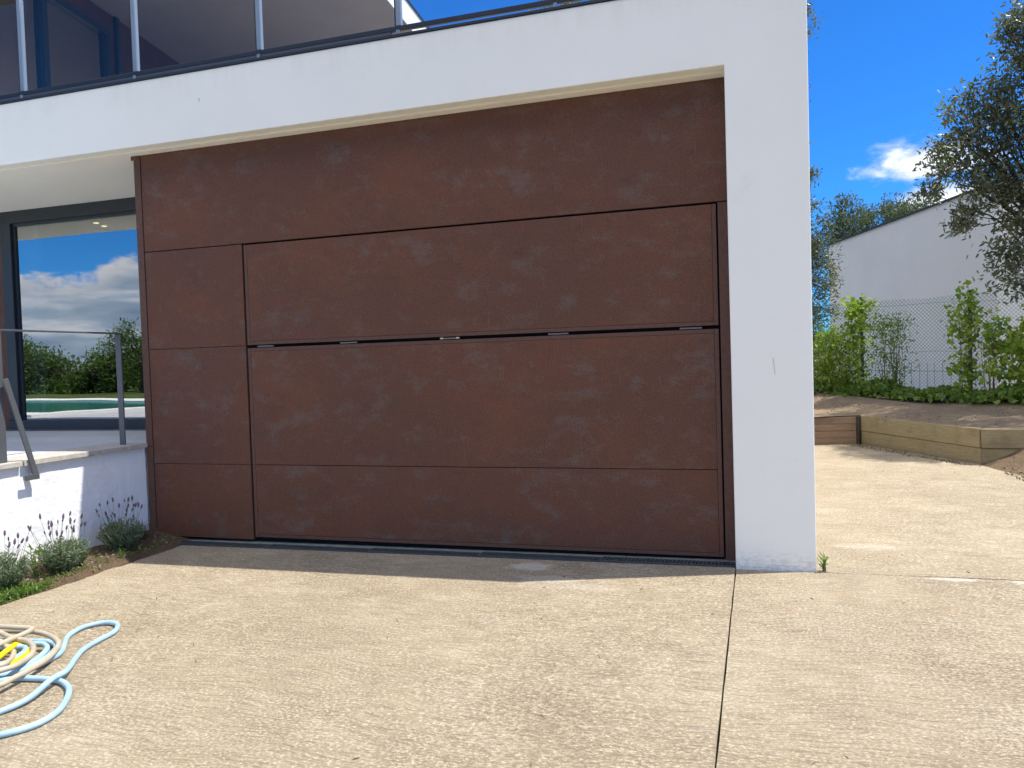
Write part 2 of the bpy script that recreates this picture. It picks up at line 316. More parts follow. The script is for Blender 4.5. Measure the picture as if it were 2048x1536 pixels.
# ------------------------------------------------------------------ mesh helpers
def tag(o, label=None, cat=None, group=None, kind=None):
    for k, v in (('label', label), ('category', cat), ('group', group), ('kind', kind)):
        if v: o[k] = v
    return o
def empty(name, loc, label=None, cat=None, group=None):
    o = bpy.data.objects.new(name, None); COL.objects.link(o); o.location = loc; o.empty_display_size = .2
    return tag(o, label, cat, group)
def wloc(o):
    v = Vector((0, 0, 0))
    while o is not None: v += o.location; o = o.parent
    return v
def link(name, me, m, parent=None, loc=(0, 0, 0)):
    o = bpy.data.objects.new(name, me); COL.objects.link(o)
    if m is not None and not me.materials: me.materials.append(m)
    o.parent = parent; o.location = loc
    return o
class MB:
    """collects geometry in world coordinates"""
    def __init__(s): s.v = []; s.f = []
    def box(s, x0, x1, y0, y1, z0, z1):
        b = len(s.v)
        s.v += [(x, y, z) for z in (z0, z1) for y in (y0, y1) for x in (x0, x1)]
        s.f += [tuple(b+i for i in q) for q in ((0, 2, 3, 1), (4, 5, 7, 6), (0, 1, 5, 4), (2, 6, 7, 3), (0, 4, 6, 2), (1, 3, 7, 5))]; return s
    def prism(s, poly, z0, z1):
        """vertical prism over an anticlockwise xy polygon; z0 and z1 are numbers or functions of x, y"""
        n = len(poly); b = len(s.v); g = lambda z, p: z(*p) if callable(z) else z
        s.v += [(x, y, g(z0, (x, y))) for x, y in poly] + [(x, y, g(z1, (x, y))) for x, y in poly]
        s.f += [tuple(b+n+i for i in range(n)), tuple(b+i for i in reversed(range(n)))]
        s.f += [(b+i, b+(i+1) % n, b+n+(i+1) % n, b+n+i) for i in range(n)]; return s
    def bar(s, a, c, w, h, up=(0, 0, 1)):
        a = Vector(a); c = Vector(c); d = (c-a).normalized(); u = Vector(up)
        sd = d.cross(u).normalized(); u = sd.cross(d)
        b = len(s.v)
        s.v += [tuple(p+sd*w/2*i+u*h/2*j) for p in (a, c) for j in (-1, 1) for i in (-1, 1)]
        s.f += [tuple(b+i for i in q) for q in ((0, 2, 3, 1), (4, 5, 7, 6), (0, 1, 5, 4), (2, 6, 7, 3), (0, 4, 6, 2), (1, 3, 7, 5))]; return s
    def tube(s, pts, rad, n=8, cap=True):
        pts = [Vector(p) for p in pts]
        rs = rad if hasattr(rad, '__len__') else [rad]*len(pts)
        b = len(s.v); ref = Vector((0.13, .21, 1)).normalized()
        for i, p in enumerate(pts):
            d = (pts[min(i+1, len(pts)-1)]-pts[max(i-1, 0)]).normalized()
            x = d.cross(ref)
            if x.length < 1e-3: x = d.cross(Vector((1, 0, 0)))
            x.normalize(); y = d.cross(x)
            for k in range(n):
                a = 2*pi*k/n; s.v.append(tuple(p+(x*cos(a)+y*sin(a))*rs[i]))
        for i in range(len(pts)-1):
            for k in range(n):
                s.f.append((b+i*n+k, b+i*n+(k+1) % n, b+(i+1)*n+(k+1) % n, b+(i+1)*n+k))
        if cap:
            s.f.append(tuple(b+k for k in reversed(range(n)))); s.f.append(tuple(b+(len(pts)-1)*n+k for k in range(n)))
        return s
    def mesh(s, origin=(0, 0, 0), smooth=False):
        me = bpy.data.meshes.new('mesh'); o = Vector(origin)
        me.from_pydata([tuple(Vector(v)-o) for v in s.v], [], s.f)
        bm = bmesh.new(); bm.from_mesh(me); bmesh.ops.recalc_face_normals(bm, faces=bm.faces); bm.to_mesh(me); bm.free()
        if smooth:
            for p in me.polygons: p.use_smooth = True
        return me
    def build(s, name, m, parent=None, smooth=False, bevel=0):
        me = s.mesh(wloc(parent), smooth); me.name = name
        o = link(name, me, m, parent)
        if bevel:
            md = o.modifiers.new('bevel', 'BEVEL'); md.width = bevel; md.segments = 2; md.limit_method = 'ANGLE'
        return o
def box(name, m, parent, *a, bevel=0): return MB().box(*a).build(name, m, parent, bevel=bevel)
def spline(pts, n=8, closed=False):
    P = [Vector(p) for p in pts]; out = []
    for i in range(len(P)-1):
        p0 = P[max(i-1, 0)]; p1 = P[i]; p2 = P[i+1]; p3 = P[min(i+2, len(P)-1)]
        for k in range(n):
            t = k/n
            out.append(.5*((2*p1)+(p2-p0)*t+(2*p0-5*p1+4*p2-p3)*t*t+(3*p1-p0-3*p2+p3)*t**3))
    out.append(P[-1]); return out

LEAF = {'oval': np.array([(-1, 0, 0), (-.35, .42, .06), (.35, .36, .06), (1, 0, 0), (.35, -.36, .06), (-.35, -.42, .06)]),
        'needle': np.array([(-1, 0, 0), (0, .5, .02), (1, 0, 0), (0, -.5, .02)]),
        'lobed': np.array([(-.8, 0, 0), (-.95, .55, .05), (-.1, .95, .1), (.35, .45, .05), (1.1, 0, -.12), (.35, -.45, .05), (-.1, -.95, .1), (-.95, -.55, .05)])}
def leaf_mesh(C, size, width, kind='oval', axis=None, spread=1.0, upbias=0.0, origin=(0, 0, 0), seed=0):
    """one small face per leaf; C is an array of centres, axis optional main directions"""
    g = np.random.default_rng(seed); n = len(C)
    u = g.normal(size=(n, 3))
    if axis is not None: u = np.asarray(axis)+u*spread
    u[:, 2] += upbias
    u /= np.linalg.norm(u, axis=1)[:, None]
    v = np.cross(u, g.normal(size=(n, 3))); v /= np.linalg.norm(v, axis=1)[:, None]
    w_ = np.cross(u, v)
    s = size*g.uniform(.5, 1.3, n)[:, None, None]/2
    T = LEAF[kind]; k = len(T)
    V = C[:, None, :]+s*(u[:, None, :]*T[None, :, :1]+v[:, None, :]*T[None, :, 1:2]*width+w_[:, None, :]*T[None, :, 2:3])
    V = (V-np.asarray(origin)).reshape(-1, 3)
    me = bpy.data.meshes.new('leaves'); me.vertices.add(n*k); me.vertices.foreach_set('co', V.astype(np.float32).ravel())
    me.loops.add(n*k); me.loops.foreach_set('vertex_index', np.arange(n*k, dtype=np.int32))
    me.polygons.add(n); me.polygons.foreach_set('loop_start', np.arange(0, n*k, k, dtype=np.int32))
    me.update(); me.validate(); return me

# ------------------------------------------------------------------ ground
def gz(x, y=0): return .0066*(max(min(x, 3), -5)+4.45)
def grid(xs, ys, zf):
    m = MB(); nx = len(xs)
    m.v = [(x, y, zf(x, y)) for y in ys for x in xs]
    m.f = [(j*nx+i, j*nx+i+1, (j+1)*nx+i+1, (j+1)*nx+i) for j in range(len(ys)-1) for i in range(nx-1)]
    return m
tag(grid([-900, -300, -60, -20, 20, 60, 300, 900], [-900, -300, -60, -20, 20, 60, 300, 900], lambda x, y: -.14).build('ground', M_GROUND), kind='structure')
# driveway: three concrete slabs with open joints
drive = tag(empty('driveway', (0, 0, 0)), kind='structure')
r = random.Random(3)
ledge = [(-4.455+r.uniform(-.012, .012)+.012*sin(i*.9), .018-i*.13) for i in range(0, 80)]
polyA = ledge + [(-4.45, -10.5), (-.006, -10.5)] + [(-.004+r.uniform(-.0018, .0018), -10.4+.16*i) for i in range(0, 65)] + [(-.004, .018)]
MB().prism(polyA, -.12, gz).build('concrete_slab', M_CONC, drive)
polyB = [(.004+r.uniform(-.0018, .0018), -.02-.16*i) for i in range(0, 65)] + [(.006, -10.5), (9, -10.5), (9, -.02)] + [(9-.25*i, -.012+r.uniform(-.008, .006)) for i in range(1, 36)]
MB().prism(polyB, -.12, gz).build('concrete_slab', M_CONC, drive)
polyC = [(.48, -.004)] + [(.55+.25*i, -.004+r.uniform(-.004, .006)) for i in range(0, 34)] + [(9, -.004), (9, 3.4), (4.4, 3.5), (3.5, 3.75), (3.05, 4.0), (2.82, 4.3), (2.70, 4.75), (2.66, 5.3), (1.7, 7.5), (-.5, 7.5), (-.5, .3), (.48, .3)]
MB().prism(polyC, -.12, gz).build('concrete_slab', M_CONC, drive)
# dark earth showing in the joints
tag(MB().box(-5.2, 9, -10.6, 7.4, -.135, -.022).build('sub_base', M_SOIL), kind='structure')
# planting bed along the terrace
def bedz(x, y): return .018+.035*sin(x*9+y*3)*.4+.02*sin(y*13+x*5)*.6+.05*max(0, (-4.5-x)/.45)-(.035 if x > -4.475 else 0)
tag(grid([-4.96+.046*i for i in range(12)]+[-4.44], [.9-.07*i for i in range(60)], bedz).build('planting_bed', M_SOIL, smooth=True), kind='structure')

# ------------------------------------------------------------------ house
XA, XB, XC = -4.94, -3.874, -.081
Z1, Z2, Z3, ZS = .657, 1.640, 2.490, 3.333
YC = .20
house = empty('house', (0, .5, 0), 'modern white flat-roofed house with rust brown garage front', 'house')
# white frame: fascia beam and pillar in one mesh
fw = MB()
poly = [(-13, ZS), (0, ZS), (0, -.1), (.500, -.1), (.512, 3.865), (-13, 3.865)]
b0 = len(fw.v)
fw.v += [(x, 0, z) for x, z in poly] + [(x, .09, z) for x, z in poly]
n = len(poly)
fw.f += [tuple(range(n)), tuple(reversed(range(n, 2*n)))] + [(i, (i+1) % n, n+(i+1) % n, n+i) for i in range(n)]
fw.build('facade_frame', M_STUCCO, house, bevel=.006)
MB().box(-.0, .506, .0902, 9, -.1, 3.86).build('side_wall', M_STUCCO, house)
# soffit with drip groove between it and the fascia
MB().box(-13, -.002, .098, .104, ZS+.012, ZS+.4).build('drip_groove', M_SOFFIT, house)
MB().box(-13, -.002, .106, 1.60, ZS-.011, ZS+.3).build('soffit', M_SOFFIT, house)
MB().box(-13, -.003, .0905, .097, ZS+.0005, ZS+.3).build('drip_edge', M_SOFFIT, house)
MB().box(-13, .50, .0915, 9, 3.70, 3.82).build('terrace_roof', mat('grey_roof_gravel', flat((.40, .38, .36), .25, 40), .95, .1), house)
MB().box(-13.02, .53, -.012, .17, 3.868, 3.884).build('parapet_cap', M_CAP, house)
# garage mass behind the cladding
MB().box(XA+.03, -.002, .30, 6, 0.25, ZS-.006).build('garage_wall', M_GAP, house)
MB().box(XA, XA+.03, YC+.02, 1.47, .0, ZS-.006).build('return_wall', M_TRIM, house)

clad = MB().box(XA+.04, -.004, YC+.028, YC+.07, .06, ZS-.008).build('wall_cladding', M_GAP, house)
g = .004
def panel(x0, x1, z0, z1, parent, name='panel', y=YC, m=M_CORTEN, th=.026):
    return box(name, m, parent, x0, x1, y, y+th, z0, z1, bevel=.0015)
panel(XA+.072, -.003, Z3+g, ZS-.012, clad)
panel(XA+.072, XB-.012, Z2+.010, Z3-g, clad)
panel(XA+.072, XB-.012, Z1+.003, Z2+.006, clad)
panel(XA+.072, XB-.012, .028, Z1-.001, clad)
box('corner_trim', M_TRIM, clad, XA, XA+.066, YC-.006, YC+.027, .81, ZS-.012, bevel=.002)
box('corner_trim', M_TRIM, clad, XA, XA+.066, YC-.006, YC+.027, .012, .807, bevel=.002)
box('head_trim', M_TRIM, clad, XA-.022, XA+.05, YC-.010, YC-.0065, ZS-.05, ZS-.0125)
box('jamb_trim', M_TRIM, clad, XC+.010, -.004, YC-.004, YC+.027, -.02, Z3-g, bevel=.002)
box('head_trim', M_TRIM, clad, XA+.07, -.003, YC-.003, YC-.0003, ZS-.030, ZS-.013)

# overhead bifold garage door
door = MB().box(XB-.012, XC+.016, YC+.032, YC+.06, .05, Z3).build('garage_door', M_GAP, house)
# (the dark backing shows in the gaps round the two leaves)
def leaf(x0, x1, z0, z1, y):
    t = .028
    box('edge_trim', M_TRIM, door, x0, x0+t, y-.001, y+.028, z0, z1)
    box('edge_trim', M_TRIM, door, x1-t, x1, y-.001, y+.028, z0, z1)
xl, xr = XB+.008, XC-.003
leaf(xl, xr, Z2+.013, Z3-.012, YC+.001); leaf(xl, xr, .052, Z2-.013, YC+.001)
px0, px1 = xl+.030, xr-.030
panel(px0, px1, Z2+.042, Z3-.012, door, 'door_panel', YC)
box('edge_trim', M_TRIM, door, px0, px1, YC, YC+.028, Z2+.013, Z2+.040)
panel(px0, px1, Z1+.002, Z2-.042, door, 'door_panel', YC)
box('edge_trim', M_TRIM, door, px0, px1, YC, YC+.028, Z2-.040, Z2-.013)
panel(px0, px1, .080, Z1-.003, door, 'door_panel', YC)
box('edge_trim', M_TRIM, door, px0, px1, YC, YC+.028, .052, .078)
for x in (-3.70, -2.93, -2.07, -1.215, -.27):
    hp = MB().box(x-.075, x+.075, YC+.004, YC+.03, Z2-.0065, Z2+.004)
    h = hp.build('hinge', M_HINGE, door)
for x in (-2.13, -2.00):
    box('hinge_pin', mat('brass', flat((.55, .45, .25), .05), .4, .5), door, x-.012, x+.012, YC+.002, YC+.02, Z2-.005, Z2+.006)
box('door_seal', M_GAP, house, XB, XC, YC+.01, YC+.05, .034, .050)
MB().prism([(-4.62, .142), (-.004, .142), (-.004, .75), (-4.62, .75)], -.06, lambda x, y: gz(x)+.001).build('threshold', M_SILL, house)

# trench drain in front of the door
drain = empty('trench_drain', (-2.3, .12, 0), 'dark slotted trench drain running along the garage threshold', 'drain')
MB().box(-4.58, -.004, .022, .141, -.075, -.06).box(-4.58, -.004, .020, .0255, -.06, -.003).box(-4.58, -.004, .134, .1405, -.06, -.003).build('channel', M_GAP, drain)
gm = MB(); L = .905
gm.box(0, L, .0265, .036, -.012, .016).box(0, L, .123, .133, -.012, .016).box(0, .012, .0362, .1228, -.012, .0155).box(L-.012, L, .0362, .1228, -.012, .0155)
for i in range(34):
    x = .022+i*.0258
    gm.bar((x, .0364, .004), (x+.012, .1226, .004), .0115, .020)
gm.box(.013, L-.013, .078, .082, -.012, .002)
gme = gm.mesh()
for i in range(5):
    x0 = -4.56+i*.911
    link('grate', gme, M_GRATE, drain, (x0+2.3, -.12+r.uniform(-.002, .002), gz(x0+.4)-.006+r.uniform(-.002, .002)))

# small scrapes on the white render
M_SCRAPE = mat('scraped_render', flat((.42, .33, .24), .2, 60), .9, .1)
MB().bar((.262, -.0008, 1.42), (.274, -.0008, 1.31), .002, .002, up=(0, 1, 0)).build('scrape', M_SCRAPE, house)
MB().bar((-4.085, -.0008, 3.648), (-4.078, -.0008, 3.622), .003, .002, up=(0, 1, 0)).build('scrape', M_CAP, house)

# ground-floor window wall
win = MB().box(-8.02, -4.95, 1.47, 1.56, 3.185, 3.328).build('sliding_window', M_FRAME, house)
box('frame', M_FRAME, win, -8.02, -4.95, 1.44, 1.56, .846, .955, bevel=.003)
box('frame', M_FRAME, win, -8.02, -7.875, 1.465, 1.56, .956, 3.184, bevel=.003)
box('frame', M_FRAME, win, -7.872, -7.84, 1.50, 1.55, .956, 3.184)
box('frame', M_FRAME, win, -7.838, -4.95, 1.492, 1.55, 3.150, 3.1835)
box('track', M_RAIL, win, -8.02, -4.95, 1.40, 1.438, .842, .852)
box('pane', M_GLASS, win, -7.838, -4.95, 1.515, 1.521, .957, 3.149)
box('cladding_panel', M_CORTEN, house, -9.6, -8.022, 1.475, 1.55, .846, 3.328)
# dim room behind the glass
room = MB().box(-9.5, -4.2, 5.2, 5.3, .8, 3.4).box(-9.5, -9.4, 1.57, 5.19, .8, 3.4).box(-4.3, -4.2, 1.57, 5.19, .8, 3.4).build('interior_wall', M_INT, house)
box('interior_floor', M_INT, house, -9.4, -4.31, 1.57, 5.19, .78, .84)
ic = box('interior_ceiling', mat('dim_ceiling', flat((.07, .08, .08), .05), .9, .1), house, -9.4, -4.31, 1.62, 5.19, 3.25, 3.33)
for (x, y) in ((-7.30, 2.12), (-7.38, 2.32)):
    me = MB().tube([(x, y, 3.249), (x, y, 3.243)], .030, 14).build('downlight', M_LAMP, ic)
box('curtain', M_CURT, house, -8.6, -7.66, 1.64, 1.68, .85, 3.24)

# upper storey: rust brown wall, window and wide roof overhang
def slant(name, m, p0, p1, th, z0, z1, parent=house):
    a = Vector((*p0, 0)); c = Vector((*p1, 0)); d = (c-a).normalized(); s = Vector((-d.y, d.x, 0))*th
    return MB().prism([(a.x, a.y), (c.x, c.y), (c.x+s.x, c.y+s.y), (a.x+s.x, a.y+s.y)], z0, z1).build(name, m, parent)
ud = Vector((-.2, 1.0)).normalized(); ub = Vector((-8.16, 3.05))
def U(s): p = ub+ud*s; return (p.x, p.y)
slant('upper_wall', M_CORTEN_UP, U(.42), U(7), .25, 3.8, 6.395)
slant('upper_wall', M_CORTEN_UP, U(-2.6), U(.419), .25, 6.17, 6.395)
uw = slant('upper_window', M_FRAME, U(.33), U(.419), .20, 3.85, 6.168)
slant('frame', M_FRAME, U(-2.6), U(.329), .20, 6.08, 6.168, uw)
slant('frame', M_FRAME, U(-.93), U(-.84), .18, 3.85, 6.079, uw)
slant('pane', M_GLASS, U(-.839), U(.329), .01, 3.85, 6.079, uw).location.x -= .06
slant('pane', M_GLASS, U(-2.6), U(-.931), .01, 3.85, 6.079, uw).location.x -= .06
slant('interior_wall', M_INT, (-11.5, 0), (-12.6, 6), .1, 3.8, 6.3)
slant('downpipe', M_FRAME, U(.50), U(.57), -.05, 3.85, 6.39)
MB().prism([(-13, -.2+.9), (-4.17, .7), (-5.05, 9.5), (-13, 9.5)], 6.40, 6.42).build('roof_soffit', mat('taupe_soffit', flat((.27, .235, .23), .05, 2), .85, .2), house)
MB().prism([(-13, .69), (-4.16, .69), (-5.04, 9.51), (-13, 9.51)], 6.421, 6.76).build('roof', M_STUCCO, house)
MB().prism([(-13, .67), (-4.14, .67), (-5.02, 9.53), (-13, 9.53)], 6.762, 6.79).build('roof_cap', M_CAP, house)

# glass balustrade on the parapet
bal = empty('glass_balustrade', (-3, .2, 3.884), 'frameless glass balustrade with pale posts on black rail above the white fascia', 'balustrade')
px = [-7.45, -6.14, -4.876, -3.635, -2.393, -1.159, .08]
MB().box(-12, .45, .192, .222, 3.999, 4.036).build('bottom_rail', M_CAP, bal, bevel=.004)
MB().box(-2.45, .45, .16, .25, 3.886, 3.900).build('base_plate', M_CAP, bal)
MB().box(-12, -2.46, .190, .25, 3.886, 3.996).build('base_plate', M_RAIL, bal)
for x in px:
    MB().box(x-.012, x+.012, .176, .189, 3.901, 3.998).build('clip', M_POSTUP, bal)
    MB().box(x-.018, x+.020, .188, .232, 4.0365, 4.86).build('post', M_POSTUP, bal, bevel=.003)
    box('post_shadow_strip', M_CAP, bal, x-.032, x-.0185, .195, .225, 4.0365, 4.86)  # dark strip drawn for the shadow gap along the post
for a, c in zip(px[:-1], px[1:]):
    box('glass_pane', M_GLASS2, bal, a+.03, c-.044, .203, .211, 4.037, 4.84)

# ------------------------------------------------------------------ raised terrace
terr = empty('terrace', (-7, -3, 0), 'raised terrace with rough white plinth and pale stone coping left of the garage', 'terrace')
TZ = .84
pl = grid([0], [0], lambda x, y: 0)
def plinth_mesh():
    m = MB(); ys = [.199-.06*i for i in range(0, 130)]; zs = [-.1+.05*i for i in range(19)]
    rr = np.random.default_rng(5); nz = len(zs)
    for y in ys:
        for z in zs:
            m.v.append((-4.962+rr.normal()*.0015, y, min(z, .797)))
    m.f = [(i*nz+j, i*nz+j+1, (i+1)*nz+j+1, (i+1)*nz+j) for i in range(len(ys)-1) for j in range(nz-1)]
    return m
plinth_mesh().build('plinth_wall', M_PLINTH, terr, smooth=True)
MB().box(-26, -4.975, -7.6, 1.46, -.1, .796).build('terrace_core', M_PLINTH, terr)
y = .192; k = 0
while y > -7.4:
    l = 1.205; rr = r.uniform(-.003, .003)
    MB().box(-5.30, -4.925+rr, y-l, y, .800, TZ+rr*.5).build('coping_stone', M_COPING if k == 99 else M_COPING, terr, bevel=.004)
    y -= l+.010; k += 1
for i in range(4):
    for j in range(5):
        x1 = -5.306-j*.905; y1 = 1.455-i*.605-(.001 if i else 0)
        MB().box(x1-.90, x1, y1-.60, y1, .797, TZ-.002+r.uniform(-.0012, .0012)).build('paving_slab', M_PAVE, terr)
MB().box(-5.305, -4.945, .2, 1.455, .797, TZ-.003).build('paving_slab', M_PAVE, terr)
MB().box(-26, -9.84, -7.0, 1.455, .797, TZ-.003).box(-9.839, -5.307, -7.0, -.97, .797, TZ-.003).build('paving', M_PAVE, terr)
# pool, lawn, hedge behind: what the window mirrors
pool = empty('swimming_pool', (-13, -3.4, TZ), 'green swimming pool mirrored in the window', 'pool')
pd = Vector((.972, .236)); pn = Vector((-.236, .972)); pc = Vector((-13.2, -3.55))
def Q(a, b): p = pc+pd*a+pn*b; return (p.x, p.y)
MB().prism([Q(-9, -1.7), Q(3.3, -1.7), Q(3.3, 1.75), Q(-9, 1.75)], TZ-.01, TZ+.004).build('water', M_WATER, pool)
for q in ((Q(-9.4, -2.5), Q(3.7, -2.5), Q(3.7, -1.69), Q(-9.4, -1.69)), (Q(-9.4, 1.74), Q(3.7, 1.74), Q(3.7, 2.2), Q(-9.4, 2.2)), (Q(3.29, -1.689), Q(3.7, -1.689), Q(3.7, 1.739), Q(3.29, 1.739))):
    MB().prism(q, TZ-.02, TZ+.035).build('pool_coping', M_CURT, pool)
tag(MB().prism([(-60, -30), (-10.2, -30), (-8.5, -5.9), (-12, -6.6), (-16, -7.6), (-26, -9.9), (-60, -10)], .3, TZ+.01).build('lawn', M_LAWN), kind='structure')

# terrace handrail
hr = empty('handrail', (-5.02, -.5, TZ), 'grey flat-bar steel handrail standing on the terrace edge', 'handrail')
MB().box(-5.055, -5.000, .016, .030, TZ+.0005, 1.785).build('post', M_RAIL, hr, bevel=.002)
MB().box(-5.045, -4.985, -1.155, -1.095, TZ+.0005, 1.785).build('post', M_RAIL, hr, bevel=.002)
MB().box(-5.05, -5.0, -3.4, .031, 1.786, 1.798).build('top_rail', M_RAIL, hr, bevel=.002)
br = MB()
a = Vector((-4.915, -1.10, 1.42)); c_ = Vector((-4.915, -.935, .735))
br.bar((-4.95, -1.11, 1.44), (-4.905, -.935, .715), .012, .042, up=(0, 1, 0))
br.build('brace', M_RAIL, hr, bevel=.002)
MB().bar((-4.905, -.914, .716), (-4.905, -1.03, .716), .014, .040).build('brace_foot', M_RAIL, hr, bevel=.002)

# ------------------------------------------------------------------ neighbour's house
nbh = empty('neighbour_house', (4, 18, 0), 'plain grey-white house with sloping roofline behind the wire fence', 'house')
A = Vector((2.52, 23.4)); B = Vector((5.22, 14.4))
dv = (B-A).normalized(); nv_ = Vector((-dv.y, dv.x))
C4 = [A, B, B+nv_*9, A+nv_*9]
MB().prism([tuple(p) for p in C4], -.1, 5.0).build('wall', M_NB, nbh)
off = [(-.06, -.06)]
ce = (A+B)/2+nv_*4.5
MB().prism([tuple(ce+(p-ce)*1.012) for p in C4], 5.002, 5.045).build('roof_edge', M_ROOFEDGE, nbh)

# ------------------------------------------------------------------ dirt bank and timber retaining wall
W = [(-.6, 7.10), (.95, 7.16), (1.60, 7.36), (2.655, 5.13), (5.6, 4.75), (8.5, 4.4)]
def bank():
    m = MB(); P = []
    for (a, c) in zip(W[:-1], W[1:]):
        for k in range(14): P.append(tuple(Vector(a).lerp(Vector(c), k/14)))
    P.append(W[-1]); T = [i/26 for i in range(27)]
    for i, (x, y) in enumerate(P):
        for t in T:
            yy = (y+.06)+(24-y)*t**1.6; xx = x+(x-1)*.35*t
            z = -.55*min(1, max(0, (yy-(11.6-.70*max(xx, 0)))/1.0))+.445+.05*min(1, (yy-y)/1.0)+.16*min(1, max(0, (yy-7)/3))+.03*sin(xx*3.1+yy*1.7)*min(1, (yy-y)*1.5)+.014*sin(xx*11+yy*7)*min(1, yy-y)
            m.v.append((xx, yy, z))
    nt = len(T)
    m.f = [(i*nt+j, i*nt+j+1, (i+1)*nt+j+1, (i+1)*nt+j) for i in range(len(P)-1) for j in range(nt-1)]
    return m
def bankz(x, y):
    wy = 7.2 if x < 1.6 else (7.36-(x-1.6)*2.11 if x < 2.655 else 5.13-(x-2.655)*.13)
    return .445+.05*min(1, (y-wy)/1.0)+.16*min(1, max(0, (y-7)/3))
tag(bank().build('dirt_bank', M_DIRT, smooth=True), kind='structure')
rw = empty('retaining_wall', (1.6, 7.2, 0), 'low timber retaining wall of stacked sleepers and reddish boards holding the dirt bank', 'wall')
def plank(p, q, z0, z1, th, m, name='sleeper', e=.006):
    a = Vector(p); c = Vector(q); d = (c-a).normalized(); s = Vector((-d.y, d.x))*th
    return MB().prism([(a.x, a.y), (c.x, c.y), (c.x+s.x, c.y+s.y), (a.x+s.x, a.y+s.y)], z0, z1).build(name, m, rw, bevel=e)
zz = gz(1)
for i in range(4):
    h0 = zz-.004+i*.1055
    plank((-.6, 7.10+.002*i), (1.545, 7.335+.003*(i % 2)), h0, h0+.1015, .05, M_REDWOOD, 'board', .004)
plank((1.60, 7.36), (2.655, 5.13), zz-.02, .238, .10, M_SLEEPER)
plank((1.598, 7.345), (2.645, 5.135), .243, .468, .10, M_SLEEPER)
plank((2.665, 5.115), (5.3, 4.77), .243, .468, .10, M_SLEEPER)
plank((2.672, 5.135), (5.3, 4.79), zz-.02, .239, .10, M_SLEEPER)
plank((1.552, 7.30), (1.592, 7.305), zz-.01, .462, .06, M_BARK, 'corner_post')
# soil spilling in front of the right-hand sleeper
def mound(x, y):
    yw = 5.11-(x-2.655)*.13
    f = min(1, max(0, (yw-y)/.75)); s = min(1, max(0, (x-2.66)/.45))
    return gz(x)-.03+(.20*s)*(1-f*f)+.02*s*sin(x*17+y*11)*(1-f)+.03*(1-f)
tag(grid([2.64+.05*i for i in range(56)], [5.12-.05*i for i in range(36)], mound).build('soil_verge', mat('dark_crumbly_soil', f_soil((.13, .09, .06), (.21, .15, .095)), .95, .1), smooth=True), kind='structure')

# ------------------------------------------------------------------ scattered leaf stuff
def scatter_leaves(name, C, size, width, kind, m, parent=None, **kw):
    me = leaf_mesh(np.asarray(C), size, width, kind, origin=tuple(wloc(parent)), **kw)
    return link(name, me, m, parent)
lit = []
for i in range(900):
    x = r.uniform(1, 5.5); y = r.uniform(5.2, 9.8); z = bankz(x, y)
    if (x < 1.6 and y < 7.3) or (1.6 <= x < 2.66 and y < 7.4-(x-1.6)*2.11): continue
    lit.append((x, y, z+.015))
for i in range(420):
    t = r.random(); x = 1.6+1.05*t+r.gauss(-.07, .07)-.06; y = 7.3-2.2*t+r.gauss(-.06, .07)
    lit.append((x, y, gz(x)+.008))
for i in range(500):
    x = 2.7+abs(r.gauss(0, .6)); y = 4.05+r.gauss(0, .35); lit.append((x, y, max(mound(x, y), gz(x))+.01))
for i in range(420):
    y = r.uniform(-2, .1); x = r.uniform(-4.95, -4.47); lit.append((x, y, bedz(x, y)+.008))
tag(scatter_leaves('leaf_litter', lit, .035, .7, 'oval', M_LITTER, seed=4), 'dry leaf litter scattered over soil and dirt', 'litter', kind='stuff')
deb = []
for i in range(170):
    x = r.uniform(-4.2, 4); y = r.uniform(-2.8, 5) if x > .6 else r.uniform(-2.9, -.1)
    deb.append((x, y, gz(x)+.004))
tag(scatter_leaves('driveway_debris', deb, .030, .35, 'oval', M_LITTER, seed=5), 'tiny twigs and bits scattered on the concrete', 'debris', kind='stuff')
pb = MB()
def pebble(mb, x, y, z, s):
    b = len(mb.v)
    for k in range(6):
        a = k*pi/3; mb.v.append((x+cos(a)*s*r.uniform(.7, 1.1), y+sin(a)*s*r.uniform(.7, 1.1), z))
    for k in range(6):
        a = k*pi/3; mb.v.append((x+cos(a)*s*.6*r.uniform(.7, 1.1), y+sin(a)*s*.6, z+s*.6))
    mb.f += [tuple(b+6+k for k in range(6))]+[(b+k, b+(k+1) % 6, b+6+(k+1) % 6, b+6+k) for k in range(6)]
for i in range(60):
    y = r.uniform(-1.7, .1); x = r.uniform(-4.93, -4.48); pebble(pb, x, y, bedz(x, y), r.uniform(.005, .015))
for i in range(90):
    t = r.random(); x = 1.55+1.05*t+r.gauss(-.05, .05); y = 7.25-2.15*t; pebble(pb, x, y, gz(x), r.uniform(.006, .018))
for i in range(60):
    x = 2.75+abs(r.gauss(0, .5)); y = 4.1+r.gauss(0, .3); pebble(pb, x, y, max(mound(x, y), gz(x)), r.uniform(.006, .022))
tag(pb.build('pebbles', M_PEBBLE), 'small pale pebbles lying in the soil edges', 'pebbles', kind='stuff')

